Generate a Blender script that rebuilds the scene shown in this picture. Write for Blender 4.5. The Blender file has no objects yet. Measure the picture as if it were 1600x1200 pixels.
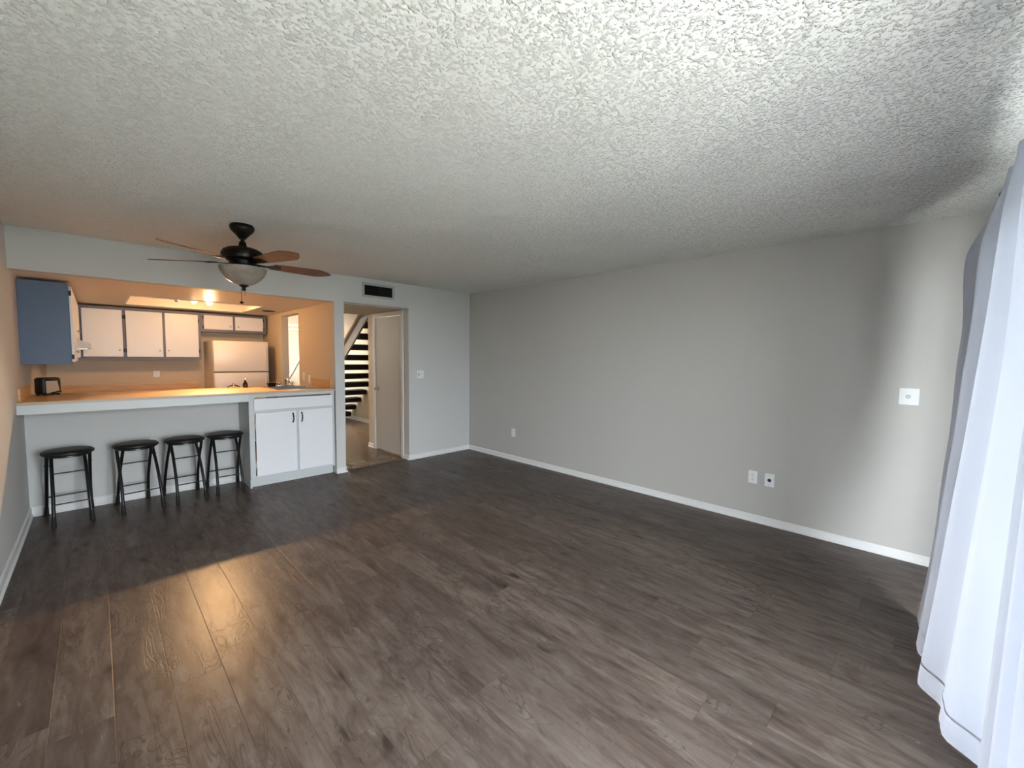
import bpy, bmesh, math, random
from mathutils import Vector, Matrix
random.seed(7)
scn = bpy.context.scene
C = scn.collection
PI = math.pi

# ------------------------------------------------------------------ camera
H_CAM = 1.457
def make_camera():
    cd = bpy.data.cameras.new('camera'); co = bpy.data.objects.new('camera', cd); C.objects.link(co)
    yaw, pitch, roll = math.radians(45.03), math.radians(-3.66), math.radians(0.60)
    f = Vector((math.sin(yaw)*math.cos(pitch), math.cos(yaw)*math.cos(pitch), math.sin(pitch)))
    r = Vector((math.cos(yaw), -math.sin(yaw), 0)); u = r.cross(f)
    r2 = math.cos(roll)*r + math.sin(roll)*u; u2 = -math.sin(roll)*r + math.cos(roll)*u
    m = Matrix((( r2.x, u2.x, -f.x, 0), (r2.y, u2.y, -f.y, 0), (r2.z, u2.z, -f.z, H_CAM), (0, 0, 0, 1)))
    co.matrix_world = m
    cd.sensor_width = 36; cd.sensor_fit = 'HORIZONTAL'; cd.lens = 648.7/1600*36
    cd.clip_start = 0.02
    scn.camera = co
make_camera()

# ------------------------------------------------------------------ world, sun, daylight, exposure
W = bpy.data.worlds.new('world'); scn.world = W; W.use_nodes = True
bg = W.node_tree.nodes['Background']
bg.inputs['Color'].default_value = (0.76, 0.88, 1.0, 1); bg.inputs['Strength'].default_value = 21.5
# overcast sky, brighter on the sun's side (towards -x)
_t = W.node_tree; _c = _t.nodes.new('ShaderNodeTexCoord'); _s = _t.nodes.new('ShaderNodeSeparateXYZ'); _m = _t.nodes.new('ShaderNodeMapRange')
_t.links.new(_c.outputs['Generated'], _s.inputs[0]); _t.links.new(_s.outputs[0], _m.inputs['Value'])
for _k, _v in (('From Min', -1.), ('From Max', 1.), ('To Min', 1.5), ('To Max', .5)): _m.inputs[_k].default_value = _v
_x = _t.nodes.new('ShaderNodeVectorMath'); _x.operation = 'SCALE'; _x.inputs[0].default_value = (0.86, 0.93, 1.0)
_t.links.new(_m.outputs[0], _x.inputs['Scale']); _t.links.new(_x.outputs[0], bg.inputs['Color'])
def lamp(name, kind, loc, energy, color, size=None, size_y=None, rot=(0, 0, 0), **kw):
    d = bpy.data.lights.new(name, kind); o = bpy.data.objects.new(name, d); C.objects.link(o)
    o.location = loc; o.rotation_euler = rot; d.energy = energy; d.color = color
    if kind == 'AREA':
        d.shape = 'RECTANGLE'; d.size = size; d.size_y = size_y or size
    elif kind in ('POINT', 'SPOT'): d.shadow_soft_size = size
    elif kind == 'SUN': d.angle = size
    for k, v in kw.items(): setattr(d, k, v)
    return o
# sun high behind the building: lights the patio outside the glass door only
lamp('sun', 'SUN', (0, 4, 8), 27.0, (1.0, 0.93, 0.82), 0.01, rot=(math.radians(-28), 0, 0))
p = lamp('door_daylight_portal', 'AREA', (1.635, -0.47, 1.05), 1, (1, 1, 1), 2.43, 2.04, rot=(math.radians(90), 0, 0))
p.data.cycles.is_portal = True
# kitchen track lamp (bulb in the ceiling recess) and its weaker neighbour
sp = lamp('track_spot', 'SPOT', (1.075, 6.69, 2.09), 190, (1.0, 0.57, 0.25), 0.03, spot_size=math.radians(68), spot_blend=0.7)
sp.rotation_euler = (Vector((0.55, 2.5, 0.0))-Vector(sp.location)).to_track_quat('-Z', 'Y').to_euler()
lamp('track_bulb_light', 'POINT', (1.075, 6.70, 2.065), 8.5, (1.0, 0.51, 0.20), 0.035)
lamp('track_bulb_light_weak', 'POINT', (0.93, 6.72, 2.09), 4, (1.0, 0.66, 0.35), 0.03)
# added area lamps without fixtures: daylight stand-ins above the stairs and the hall end
lamp('stairwell_fill', 'AREA', (3.60, 9.75, 4.6), 30, (1.0, 0.93, 0.80), 0.9, 1.0, rot=(math.radians(-12), 0, 0))
lamp('entry_fill', 'AREA', (2.75, 9.4, 2.36), 2.5, (1.0, 0.93, 0.78), 0.7, 0.9)
lamp('hall_light', 'AREA', (2.6, 7.6, 2.08), 3.0, (1.0, 0.84, 0.62), 0.4, 0.6)
scn.view_settings.view_transform = 'Standard'; scn.view_settings.look = 'None'
scn.view_settings.gamma = 1; scn.view_settings.use_curve_mapping = False
scn.view_settings.exposure = 1.0

# ------------------------------------------------------------------ materials
def srgb(r, g, b):
    f = lambda c: ((c/255)/12.92 if c/255 <= .04045 else (((c/255)+.055)/1.055)**2.4)
    return (f(r), f(g), f(b), 1)
class NT:
    def __init__(s, name):
        s.m = bpy.data.materials.new(name); s.m.use_nodes = True
        s.t = s.m.node_tree; s.b = s.t.nodes['Principled BSDF']
    def n(s, typ, **kw):
        x = s.t.nodes.new(typ)
        for k, v in kw.items():
            if k.startswith('i_'):
                key = k[2:].replace('_', ' ')
                x.inputs[int(key) if key.isdigit() else key].default_value = v
            else: setattr(x, k, v)
        return x
    def l(s, a, b): s.t.links.new(a, b)
    def math(s, op, a, b=None, c=None):
        x = s.n('ShaderNodeMath', operation=op)
        for i, v in enumerate((a, b, c)):
            if v is None: continue
            if isinstance(v, (int, float)): x.inputs[i].default_value = v
            else: s.l(v, x.inputs[i])
        return x.outputs[0]
    def ramp(s, fac, stops):
        x = s.n('ShaderNodeValToRGB'); cr = x.color_ramp
        while len(cr.elements) < len(stops): cr.elements.new(0.5)
        for e, (p, c) in zip(cr.elements, stops):
            e.position = p; e.color = c if len(c) == 4 else (*c, 1)
        s.l(fac, x.inputs[0]); return x.outputs[0]
    def mix(s, fac, a, b, blend='MIX'):
        x = s.n('ShaderNodeMix', data_type='RGBA', blend_type=blend)
        for i, v in ((0, fac), (6, a), (7, b)):
            if isinstance(v, (int, float)): x.inputs[i].default_value = v
            elif isinstance(v, tuple): x.inputs[i].default_value = v
            else: s.l(v, x.inputs[i])
        return x.outputs[2]
    def bump(s, h, strength, dist):
        x = s.n('ShaderNodeBump'); x.inputs['Strength'].default_value = strength; x.inputs['Distance'].default_value = dist
        s.l(h, x.inputs['Height']); s.l(x.outputs[0], s.b.inputs['Normal'])
    def obj(s): return s.n('ShaderNodeTexCoord').outputs['Object']
def plain(name, col, rough=.5, metal=0., bump=None, spec=None):
    q = NT(name); q.b.inputs['Base Color'].default_value = col
    q.b.inputs['Roughness'].default_value = rough; q.b.inputs['Metallic'].default_value = metal
    if spec is not None: q.b.inputs['Specular IOR Level'].default_value = spec
    tex = q.n('ShaderNodeTexNoise', i_Scale=(bump[0] if bump else 60.)); q.l(q.obj(), tex.inputs['Vector'])
    c2 = tuple(c*.93 for c in col[:3])+(1,)
    q.l(q.mix(tex.outputs['Fac'], col, c2), q.b.inputs['Base Color'])
    if bump: q.bump(tex.outputs['Fac'], bump[1], bump[2])
    return q.m
M = {}
M['wall'] = plain('light_grey_wall_paint', srgb(203, 203, 200), .75, bump=(140, .25, .002))
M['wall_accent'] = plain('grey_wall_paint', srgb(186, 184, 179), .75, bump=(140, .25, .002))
M['wall_warm'] = plain('cream_wall_paint', srgb(225, 218, 200), .7, bump=(140, .2, .002))
M['kitchen_ceiling'] = plain('kitchen_ceiling_paint', srgb(224, 214, 200), .52, bump=(9, .2, .004))
M['wall_kitchen'] = plain('tan_kitchen_wall_paint', srgb(212, 196, 172), .7, bump=(140, .2, .002))
M['trim'] = plain('white_trim_paint', srgb(226, 226, 224), .4)
M['white_door'] = plain('white_cabinet_paint', srgb(232, 233, 236), .35)
M['closet_door'] = plain('white_door_paint', srgb(205, 198, 190), .45)
M['frame_grey'] = plain('pale_grey_cabinet_paint', srgb(196, 201, 200), .45)
M['frame_blue'] = plain('slate_blue_cabinet_paint', srgb(84, 104, 130), .5)
M['frame_taupe'] = plain('grey_blue_cabinet_paint', srgb(112, 114, 132), .5)
M['black_metal'] = plain('black_painted_metal', (.006, .006, .007, 1), .35)
M['black_vinyl'] = plain('black_vinyl', (.007, .007, .007, 1), .5, bump=(250, .3, .001))
M['black_rubber'] = plain('black_rubber', (.008, .008, .008, 1), .8)
M['bronze'] = plain('dark_bronze_metal', (.012, .010, .008, 1), .4, .6)
M['chrome'] = plain('chrome', (.8, .8, .8, 1), .12, 1.)
M['steel'] = plain('brushed_steel', (.5, .48, .45, 1), .28, 1.)
M['nickel'] = plain('satin_nickel', (.45, .42, .38, 1), .3, 1.)
M['plastic_white'] = plain('white_plastic', srgb(232, 234, 234), .35)
M['plastic_dark'] = plain('dark_slot', (.01, .01, .01, 1), .6)
M['blue_jack'] = plain('blue_jack', srgb(22, 30, 66), .4)
M['fridge'] = plain('white_appliance_enamel', srgb(236, 226, 216), .3, bump=(300, .1, .0006))
M['gasket'] = plain('dark_gasket', (.03, .02, .018, 1), .7)
M['vent_frame'] = plain('grey_painted_grille', srgb(176, 178, 178), .5)
M['dark_void'] = plain('dark_duct', (.006, .006, .006, 1), .9)
M['apron'] = plain('pale_laminate', srgb(206, 211, 210), .4)
M['concrete'] = plain('patio_concrete', (.55, .54, .5, 1), .9)
M['dark_ground'] = plain('unseen_dark_ground', (.035, .055, .02, 1), .95)
M['wall_hall'] = plain('tan_wall_paint', srgb(205, 192, 172), .75, bump=(140, .2, .002))
M['tread'] = plain('dark_stair_carpet', (.012, .007, .006, 1), .95, bump=(300, .6, .004))
M['stringer'] = plain('taupe_stringer_paint', srgb(116, 106, 97), .6)
M['bottle'] = plain('dark_brown_glass', (.05, .02, .012, 1), .15)
M['toaster_silver'] = plain('toaster_silver_panel', srgb(190, 184, 172), .35, .3)
M['hood_white'] = plain('hood_enamel', srgb(205, 200, 190), .4)

def mat_ceiling():
    q = NT('popcorn_ceiling'); q.b.inputs['Roughness'].default_value = .9
    o = q.obj()
    n1 = q.n('ShaderNodeTexNoise', i_Scale=92., i_Detail=2.5, i_Roughness=.5); q.l(o, n1.inputs['Vector'])
    n2 = q.n('ShaderNodeTexNoise', i_Scale=42., i_Detail=2.); q.l(o, n2.inputs['Vector'])
    h1 = q.ramp(n1.outputs['Fac'], [(.50, (0, 0, 0)), (.68, (1, 1, 1))])
    h = q.math('ADD', h1, q.math('MULTIPLY', n2.outputs['Fac'], .6))
    q.bump(h, .95, .0085)
    q.l(q.mix(n2.outputs['Fac'], srgb(226, 226, 220), srgb(238, 238, 232)), q.b.inputs['Base Color'])
    return q.m
M['ceiling'] = mat_ceiling()

def mat_floor():
    q = NT('grey_oak_vinyl_planks')
    PW, PL = .183, 1.22
    s = q.n('ShaderNodeSeparateXYZ'); q.l(q.obj(), s.inputs[0]); x, y = s.outputs[0], s.outputs[1]
    xr = q.math('DIVIDE', x, PW); row = q.math('FLOOR', xr); fx = q.math('FRACT', xr)
    wn = q.n('ShaderNodeTexWhiteNoise', noise_dimensions='1D'); q.l(row, wn.inputs['W'])
    yo = q.math('ADD', q.math('DIVIDE', y, PL), wn.outputs['Value'])
    col = q.math('FLOOR', yo); fy = q.math('FRACT', yo)
    cm = q.n('ShaderNodeCombineXYZ'); q.l(row, cm.inputs[0]); q.l(col, cm.inputs[1])
    idn = q.n('ShaderNodeTexWhiteNoise', noise_dimensions='2D'); q.l(cm.outputs[0], idn.inputs['Vector']); pid = idn.outputs['Value']
    def coord(sx, sy, k):
        c = q.n('ShaderNodeCombineXYZ')
        q.l(q.math('MULTIPLY', x, sx), c.inputs[0]); q.l(q.math('MULTIPLY', y, sy), c.inputs[1]); q.l(q.math('MULTIPLY', pid, k), c.inputs[2])
        return c.outputs[0]
    streak = q.n('ShaderNodeTexNoise', i_Scale=1., i_Detail=6., i_Roughness=.6, i_Distortion=1.1); q.l(coord(17, 2.2, 97), streak.inputs['Vector'])
    fine = q.n('ShaderNodeTexNoise', i_Scale=1., i_Detail=5., i_Roughness=.7); q.l(coord(150, 9, 41), fine.inputs['Vector'])
    cloud = q.n('ShaderNodeTexNoise', i_Scale=1., i_Detail=2.5, i_Distortion=.9); q.l(coord(8., 2.0, 61), cloud.inputs['Vector'])
    blot = q.n('ShaderNodeTexNoise', i_Scale=1., i_Detail=4., i_Roughness=.6, i_Distortion=1.4); q.l(coord(9., 3.2, 23), blot.inputs['Vector'])
    # cathedral figure: contour lines of a slow noise field, kept to parts of some planks
    ring = q.math('PINGPONG', q.math('MULTIPLY', cloud.outputs['Fac'], 20.0), .5)
    ringd = q.ramp(ring, [(0.0, (1, 1, 1)), (.20, (0, 0, 0))])
    ringm = q.ramp(cloud.outputs['Fac'], [(.50, (0, 0, 0)), (.60, (1, 1, 1))])
    # knots with a dark core and a drawn-out dark tail along the grain
    kn = q.n('ShaderNodeTexVoronoi', i_Scale=1., i_Randomness=1.); q.l(coord(6.5, 2.6, 13), kn.inputs['Vector'])
    kd = q.math('ADD', kn.outputs['Distance'], q.math('MULTIPLY', q.math('SUBTRACT', blot.outputs['Fac'], .5), .34))
    knot = q.ramp(kd, [(0.05, (1, 1, 1)), (.14, (.35, .35, .35)), (.30, (0, 0, 0))])
    dark = q.ramp(streak.outputs['Fac'], [(.22, (.054, .038, .031)), (.45, (.108, .085, .072)), (.62, (.140, .116, .102)), (.82, (.200, .174, .155))])
    tone = q.ramp(pid, [(0, (.80, .78, .78)), (.5, (1, 1, 1)), (1, (1.18, 1.16, 1.12))])
    c = q.mix(1., dark, tone, 'MULTIPLY')
    c = q.mix(q.math('MULTIPLY', q.ramp(blot.outputs['Fac'], [(.34, (1, 1, 1)), (.50, (0, 0, 0))]), .62), c, (.060, .043, .036, 1))
    c = q.mix(q.math('MULTIPLY', q.ramp(blot.outputs['Fac'], [(.58, (0, 0, 0)), (.74, (1, 1, 1))]), .35), c, (.24, .215, .19, 1))
    c = q.mix(q.math('MULTIPLY', q.math('MULTIPLY', ringd, ringm), .6), c, (.045, .031, .025, 1))
    c = q.mix(q.math('MULTIPLY', knot, .85), c, (.032, .023, .019, 1))
    c = q.mix(q.math('MULTIPLY', q.ramp(fine.outputs['Fac'], [(.35, (1, 1, 1)), (.6, (0, 0, 0))]), .22), c, (.06, .047, .040, 1))
    spk = q.n('ShaderNodeTexNoise', i_Scale=1., i_Detail=3., i_Roughness=.6, i_Distortion=.8); q.l(coord(44, 11, 7), spk.inputs['Vector'])
    c = q.mix(q.math('MULTIPLY', q.ramp(spk.outputs['Fac'], [(.64, (0, 0, 0)), (.72, (1, 1, 1))]), .65), c, (.042, .030, .025, 1))
    c = q.mix(q.math('MULTIPLY', q.ramp(spk.outputs['Fac'], [(.26, (1, 1, 1)), (.34, (0, 0, 0))]), .35), c, (.27, .24, .21, 1))
    ex = q.math('MINIMUM', fx, q.math('SUBTRACT', 1., fx)); ey = q.math('MULTIPLY', q.math('MINIMUM', fy, q.math('SUBTRACT', 1., fy)), PL/PW)
    e = q.math('MINIMUM', ex, ey)
    seam = q.ramp(e, [(0.0, (1, 1, 1)), (.009, (0, 0, 0))])
    c = q.mix(q.math('MULTIPLY', seam, .55), c, (.03, .024, .02, 1))
    q.l(c, q.b.inputs['Base Color'])
    rg = q.math('ADD', q.math('MULTIPLY', fine.outputs['Fac'], .14), .27); q.l(rg, q.b.inputs['Roughness'])
    q.b.inputs['Specular IOR Level'].default_value = .12
    h = q.math('SUBTRACT', q.math('MULTIPLY', fine.outputs['Fac'], .4), seam)
    h = q.math('SUBTRACT', h, q.math('MULTIPLY', q.math('MULTIPLY', ringd, ringm), .6))
    q.bump(h, .35, .0015)
    return q.m
M['floor'] = mat_floor()

def mat_tile():
    q = NT('brown_ceramic_tile'); o = q.obj()
    br = q.n('ShaderNodeTexBrick', offset=0., i_Scale=1., i_Mortar_Size=.011, i_Brick_Width=.23, i_Row_Height=.23)
    br.inputs['Color1'].default_value = srgb(122, 96, 72); br.inputs['Color2'].default_value = srgb(110, 86, 64); br.inputs['Mortar'].default_value = srgb(50, 38, 30)
    q.l(o, br.inputs['Vector'])
    n = q.n('ShaderNodeTexNoise', i_Scale=7., i_Detail=4.); q.l(o, n.inputs['Vector'])
    q.l(q.mix(.25, br.outputs['Color'], q.ramp(n.outputs['Fac'], [(.3, srgb(84, 66, 50)), (.7, srgb(132, 108, 82))])), q.b.inputs['Base Color'])
    q.b.inputs['Roughness'].default_value = .25
    q.bump(q.math('SUBTRACT', 1., br.outputs['Fac']), .4, .002)
    return q.m
M['tile'] = mat_tile()

def mat_wood(name, c1, c2, sx, sy, sz, rough):
    q = NT(name); o = q.obj(); mp = q.n('ShaderNodeMapping'); mp.inputs['Scale'].default_value = (sx, sy, sz); q.l(o, mp.inputs[0])
    n = q.n('ShaderNodeTexNoise', i_Scale=1., i_Detail=6., i_Distortion=.6); q.l(mp.outputs[0], n.inputs['Vector'])
    q.l(q.ramp(n.outputs['Fac'], [(.3, c1), (.7, c2)]), q.b.inputs['Base Color']); q.b.inputs['Roughness'].default_value = rough
    return q.m
M['butcher'] = mat_wood('butcher_block_laminate', srgb(190, 146, 90), srgb(220, 182, 126), 3, 40, 40, .33)
M['counter_edge'] = mat_wood('counter_edge_laminate', srgb(170, 152, 130), srgb(190, 172, 150), 3, 40, 40, .4)
M['blade_wood'] = mat_wood('walnut_fan_blade', srgb(92, 52, 28), srgb(128, 76, 42), 12, 12, 12, .45)
M['threshold'] = mat_wood('dark_threshold', srgb(60, 46, 36), srgb(84, 66, 50), 3, 40, 40, .5)

def mat_emit(name, col, s):
    q = NT(name); q.b.inputs['Base Color'].default_value = (.9, .9, .9, 1)
    q.b.inputs['Emission Color'].default_value = col; q.b.inputs['Emission Strength'].default_value = s
    return q.m
M['bulb_bright'] = mat_emit('lit_bulb', (1, .78, .42, 1), 40)
M['bulb_mild'] = mat_emit('lit_bulb_turned_away', (1, .85, .6, 1), 5)

def mat_sheer():
    q = NT('sheer_white_voile'); t = q.t
    q.b.inputs['Base Color'].default_value = (.50, .55, .66, 1); q.b.inputs['Roughness'].default_value = .8
    tr = q.n('ShaderNodeBsdfTranslucent'); tr.inputs['Color'].default_value = (.80, .87, 1.0, 1)
    tp = q.n('ShaderNodeBsdfTransparent')
    n = q.n('ShaderNodeTexNoise', i_Scale=420., i_Detail=2.); q.l(q.obj(), n.inputs['Vector'])
    q.bump(n.outputs['Fac'], .2, .001)
    m1 = q.n('ShaderNodeMixShader'); m1.inputs[0].default_value = .05; q.l(q.b.outputs[0], m1.inputs[1]); q.l(tr.outputs[0], m1.inputs[2])
    m2 = q.n('ShaderNodeMixShader'); m2.inputs[0].default_value = .0; q.l(m1.outputs[0], m2.inputs[1]); q.l(tp.outputs[0], m2.inputs[2])
    q.l(m2.outputs[0], t.nodes['Material Output'].inputs[0])
    return q.m
M['sheer'] = mat_sheer()
def mat_glass():
    q = NT('clear_pane'); tp = q.n('ShaderNodeBsdfTransparent'); gl = q.n('ShaderNodeBsdfGlossy'); gl.inputs['Roughness'].default_value = .02
    m = q.n('ShaderNodeMixShader'); m.inputs[0].default_value = .06; q.l(tp.outputs[0], m.inputs[1]); q.l(gl.outputs[0], m.inputs[2])
    q.l(m.outputs[0], q.t.nodes['Material Output'].inputs[0]); return q.m
M['glass'] = mat_glass()
def mat_bowl():
    q = NT('frosted_alabaster_glass'); q.b.inputs['Roughness'].default_value = .35
    n = q.n('ShaderNodeTexNoise', i_Scale=9., i_Detail=4., i_Distortion=1.5); q.l(q.obj(), n.inputs['Vector'])
    q.l(q.ramp(n.outputs['Fac'], [(.35, srgb(150, 138, 126)), (.65, srgb(180, 170, 158))]), q.b.inputs['Base Color'])
    tr = q.n('ShaderNodeBsdfTranslucent'); tr.inputs['Color'].default_value = srgb(214, 200, 180)
    m = q.n('ShaderNodeMixShader'); m.inputs[0].default_value = .35; q.l(q.b.outputs[0], m.inputs[1]); q.l(tr.outputs[0], m.inputs[2])
    q.l(m.outputs[0], q.t.nodes['Material Output'].inputs[0]); return q.m
M['bowl'] = mat_bowl()

# ------------------------------------------------------------------ mesh helpers
class MB:
    def __init__(s): s.bm = bmesh.new()
    def box(s, x0, x1, y0, y1, z0, z1, bev=0., seg=2):
        r = bmesh.ops.create_cube(s.bm, size=1.); vs = r['verts']
        for v in vs:
            v.co = Vector((x0 if v.co.x < 0 else x1, y0 if v.co.y < 0 else y1, z0 if v.co.z < 0 else z1))
        if bev:
            es = {e for v in vs for e in v.link_edges}
            bmesh.ops.bevel(s.bm, geom=list(es), offset=bev, segments=seg, profile=.5, affect='EDGES')
        return s
    def tube(s, pts, r, n=12, cap=True):
        pts = [Vector(p) for p in pts]; rs = r if isinstance(r, (list, tuple)) else [r]*len(pts)
        rings = []; up = None
        for i, p in enumerate(pts):
            d = (pts[min(i+1, len(pts)-1)]-pts[max(i-1, 0)]).normalized()
            if up is None: up = Vector((0, 0, 1)) if abs(d.z) < .9 else Vector((1, 0, 0))
            a = d.cross(up).normalized(); b = a.cross(d).normalized(); up = b
            rings.append([s.bm.verts.new(p+rs[i]*(math.cos(2*PI*k/n)*a+math.sin(2*PI*k/n)*b)) for k in range(n)])
        for A, B in zip(rings, rings[1:]):
            for k in range(n): s.bm.faces.new((A[k], A[(k+1) % n], B[(k+1) % n], B[k]))
        if cap: s.bm.faces.new(rings[0][::-1]); s.bm.faces.new(rings[-1])
        return s
    def lathe(s, prof, cx, cy, n=40, close=False):
        rings = []
        for r, z in prof:
            if r < 1e-5: rings.append([s.bm.verts.new((cx, cy, z))])
            else: rings.append([s.bm.verts.new((cx+r*math.cos(2*PI*k/n), cy+r*math.sin(2*PI*k/n), z)) for k in range(n)])
        if close: rings.append(rings[0])
        for A, B in zip(rings, rings[1:]):
            for k in range(n):
                k2 = (k+1) % n
                if len(A) == 1 and len(B) == 1: continue
                if len(A) == 1: s.bm.faces.new((A[0], B[k], B[k2]))
                elif len(B) == 1: s.bm.faces.new((A[k], B[0], A[k2]))
                else: s.bm.faces.new((A[k], B[k], B[k2], A[k2]))
        return s
    def prism(s, poly, axis, a0, a1):
        # poly: list of 2D points; axis 'x': (y,z), 'y': (x,z), 'z': (x,y)
        f = {'x': lambda p, a: (a, p[0], p[1]), 'y': lambda p, a: (p[0], a, p[1]), 'z': lambda p, a: (p[0], p[1], a)}[axis]
        A = [s.bm.verts.new(f(p, a0)) for p in poly]; B = [s.bm.verts.new(f(p, a1)) for p in poly]; n = len(poly)
        s.bm.faces.new(A); s.bm.faces.new(B[::-1])
        for k in range(n): s.bm.faces.new((A[k], B[k], B[(k+1) % n], A[(k+1) % n]))
        return s
    def xf(s, m): bmesh.ops.transform(s.bm, matrix=m, verts=s.bm.verts[:]); return s
    def build(s, name, mat, parent=None, smooth=False, bevel=0.):
        bmesh.ops.recalc_face_normals(s.bm, faces=s.bm.faces[:])
        me = bpy.data.meshes.new(name)
        if parent is not None:
            off = OFF.get(parent.name, Vector((0, 0, 0)))
            bmesh.ops.translate(s.bm, verts=s.bm.verts[:], vec=-off)
        s.bm.to_mesh(me); s.bm.free()
        me.materials.append(mat)
        o = bpy.data.objects.new(name, me); C.objects.link(o)
        if parent is not None: o.parent = parent; OFF[o.name] = OFF.get(parent.name, Vector((0, 0, 0)))
        if smooth:
            for f in me.polygons: f.use_smooth = True
            me.set_sharp_from_angle(angle=math.radians(38))
        return o
OFF = {}
def thing(name, label, cat, loc=(0, 0, 0), group=None):
    o = bpy.data.objects.new(name, None); C.objects.link(o); o.location = loc; o.empty_display_size = .1
    OFF[o.name] = Vector(loc); o['label'] = label; o['category'] = cat
    if group: o['group'] = group
    return o
def struct(name, mb, mat, parent=None):
    o = mb.build(name, mat, parent)
    if parent is None: o['kind'] = 'structure'
    return o
B = lambda *a, **k: MB().box(*a, **k)

# ------------------------------------------------------------------ dimensions
XL, XR, YD, ZC, ZK = -.465, 4.15, 5.098, 2.44, 2.11
PX0, PX1, DX1 = 2.055, 2.170, 3.070
YT = 5.205          # far face of the dividing wall
KB = 8.17           # kitchen back wall
YW = -.40           # inner face of window wall

# ------------------------------------------------------------------ shell
struct('floor', MB().box(XL-.12, XR+.12, YW-.15, 5.165, -.1, 0).box(XL-.12, 1.30, 5.165, 5.60, -.1, 0), M['floor'])
struct('floor_hall', MB().box(1.30, 4.3, 5.175, 10.6, -.1, -.001).box(XL-.12, 1.30, 5.60, 10.6, -.1, -.001), M['tile'])
struct('trim_1', B(PX1-.01, DX1+.0, 5.135, 5.175, -.02, .006, bev=.003), M['threshold'])
struct('ceiling', B(XL-.12, XR+.12, YW-.15, YT, ZC, ZC+.12), M['ceiling'])
struct('wall_right', B(XR, XR+.12, YW-.15, YT, 0, ZC), M['wall_accent'])
struct('wall_left', B(XL-.12, XL, YW-.15, KB+.12, 0, ZC), M['wall'])
struct('wall_back', MB().box(XL, PX0, YD, YT, ZK, ZC).box(PX0, PX1, YD, YT, 0, ZC).box(PX1, DX1, YD, YT, 2.117, ZC).box(DX1, XR, YD, YT, 0, ZC), M['wall'])
struct('wall_bar', B(XL, 1.135, 5.56, 5.67, 0, 1.03), M['wall'])
# kitchen ceiling with a rectangular light recess
rx0, rx1, ry0, ry1 = .30, 1.60, 6.40, 7.45
kc = MB().box(XL, PX0+.01, YT, ry0, ZK, ZC).box(XL, PX0+.01, ry1, KB, ZK, ZC).box(XL, rx0, ry0, ry1, ZK, ZC).box(rx1, PX0+.01, ry0, ry1, ZK, ZC).box(rx0, rx1, ry0, ry1, 2.25, ZC)
struct('ceiling_kitchen', kc, M['kitchen_ceiling'])
struct('trim_2', MB().box(rx0-.025, rx1+.025, ry0-.025, ry0, ZK-.008, ZK-.0005).box(rx0-.025, rx1+.025, ry1, ry1+.025, ZK-.008, ZK-.0005)
       .box(rx0-.025, rx0, ry0, ry1, ZK-.008, ZK-.0005).box(rx1, rx1+.025, ry0, ry1, ZK-.008, ZK-.0005), M['trim'])
struct('wall_kitchen_back', B(XL, PX1, KB, KB+.12, 0, ZC), M['wall_kitchen'])
struct('wall_kitchen_right', MB().box(PX0+.005, PX1-.005, YT, 6.38, 0, ZC).box(PX0+.005, PX1-.005, 7.17, KB, 0, ZC).box(PX0+.005, PX1-.005, 6.38, 7.17, 2.06, ZC), M['wall_kitchen'])
# hall, closet and stairwell
struct('ceiling_hall', MB().box(PX1, 3.19, YT, 6.42, ZK, ZC+.12).box(PX1, 3.16, 6.42, 10.4, ZC, ZC+.12), M['wall_hall'])
struct('wall_hall_right', MB().box(DX1, 3.19, YT, 5.30, 0, ZC).box(DX1, 3.19, 6.08, 6.31, 0, ZC).box(DX1, 3.19, 5.30, 6.08, 2.05, ZC)
       .box(3.19, XR, 6.19, 6.31, 0, ZC), M['wall_hall'])
struct('wall_closet', B(3.60, 3.66, YT, 6.19, 0, ZC), M['wall_warm'])
struct('wall_stair_right', B(4.14, 4.26, 6.31, 10.4, 0, 5), M['wall_hall'])
struct('wall_hall_end', B(1.5, 4.26, 10.4, 10.52, 0, 5), M['wall_hall'])
struct('wall_hall_left', B(1.5, 1.62, KB+.12, 10.4, 0, ZC), M['wall_warm'])
struct('wall_stair_upper', MB().box(3.10, 3.16, 6.31, 10.4, ZC+.12, 5).box(3.10, 4.26, 6.25, 6.31, ZC, 5), M['wall_warm'])
struct('ceiling_stairwell', B(3.0, 4.3, 6.2, 10.55, 5, 5.1), M['wall_warm'])
struct('trim_3', MB().box(1.62, 3.9, 10.375, 10.4, 2.13, 2.17).box(1.62, 3.9, 10.375, 10.4, 2.03, 2.07), M['trim'])
# window wall with the sliding glass door the camera stands beside
WX0, WX1 = .42, 2.85
struct('wall_window', MB().box(XL, WX0, YW-.15, YW, 0, ZC).box(WX1, XR, YW-.15, YW, 0, ZC).box(WX0, WX1, YW-.15, YW, 2.07, ZC), M['wall_accent'])
sd = MB()
for a, b in ((WX0, WX0+.05), (1.60, 1.66), (WX1-.05, WX1)): sd.box(a, b, YW-.10, YW-.05, .0, 2.07)
sd.box(WX0, WX1, YW-.10, YW-.05, 2.02, 2.07).box(WX0, WX1, YW-.10, YW-.05, 0, .04)
dr = struct('door_1', sd, M['trim'])
B(WX0+.05, WX1-.05, YW-.078, YW-.072, .04, 2.02).build('glass_pane', M['glass'], dr)
struct('ground_unseen_dark', B(-14, 18, -30, -5.2, -.14, -.03), M['dark_ground'])  # unseen dark ground, added so less light bounces up to the soffit
struct('ceiling_light_block', B(-3, 7, -1.9, YW-.15, ZC, ZC+.12), M['wall'])  # unseen overhang, added to shade the near patio and dim its bounce
struct('ground_outside', B(-8, 12, -5.2, YW-.15, -.12, -.02), M['concrete'])

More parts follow.
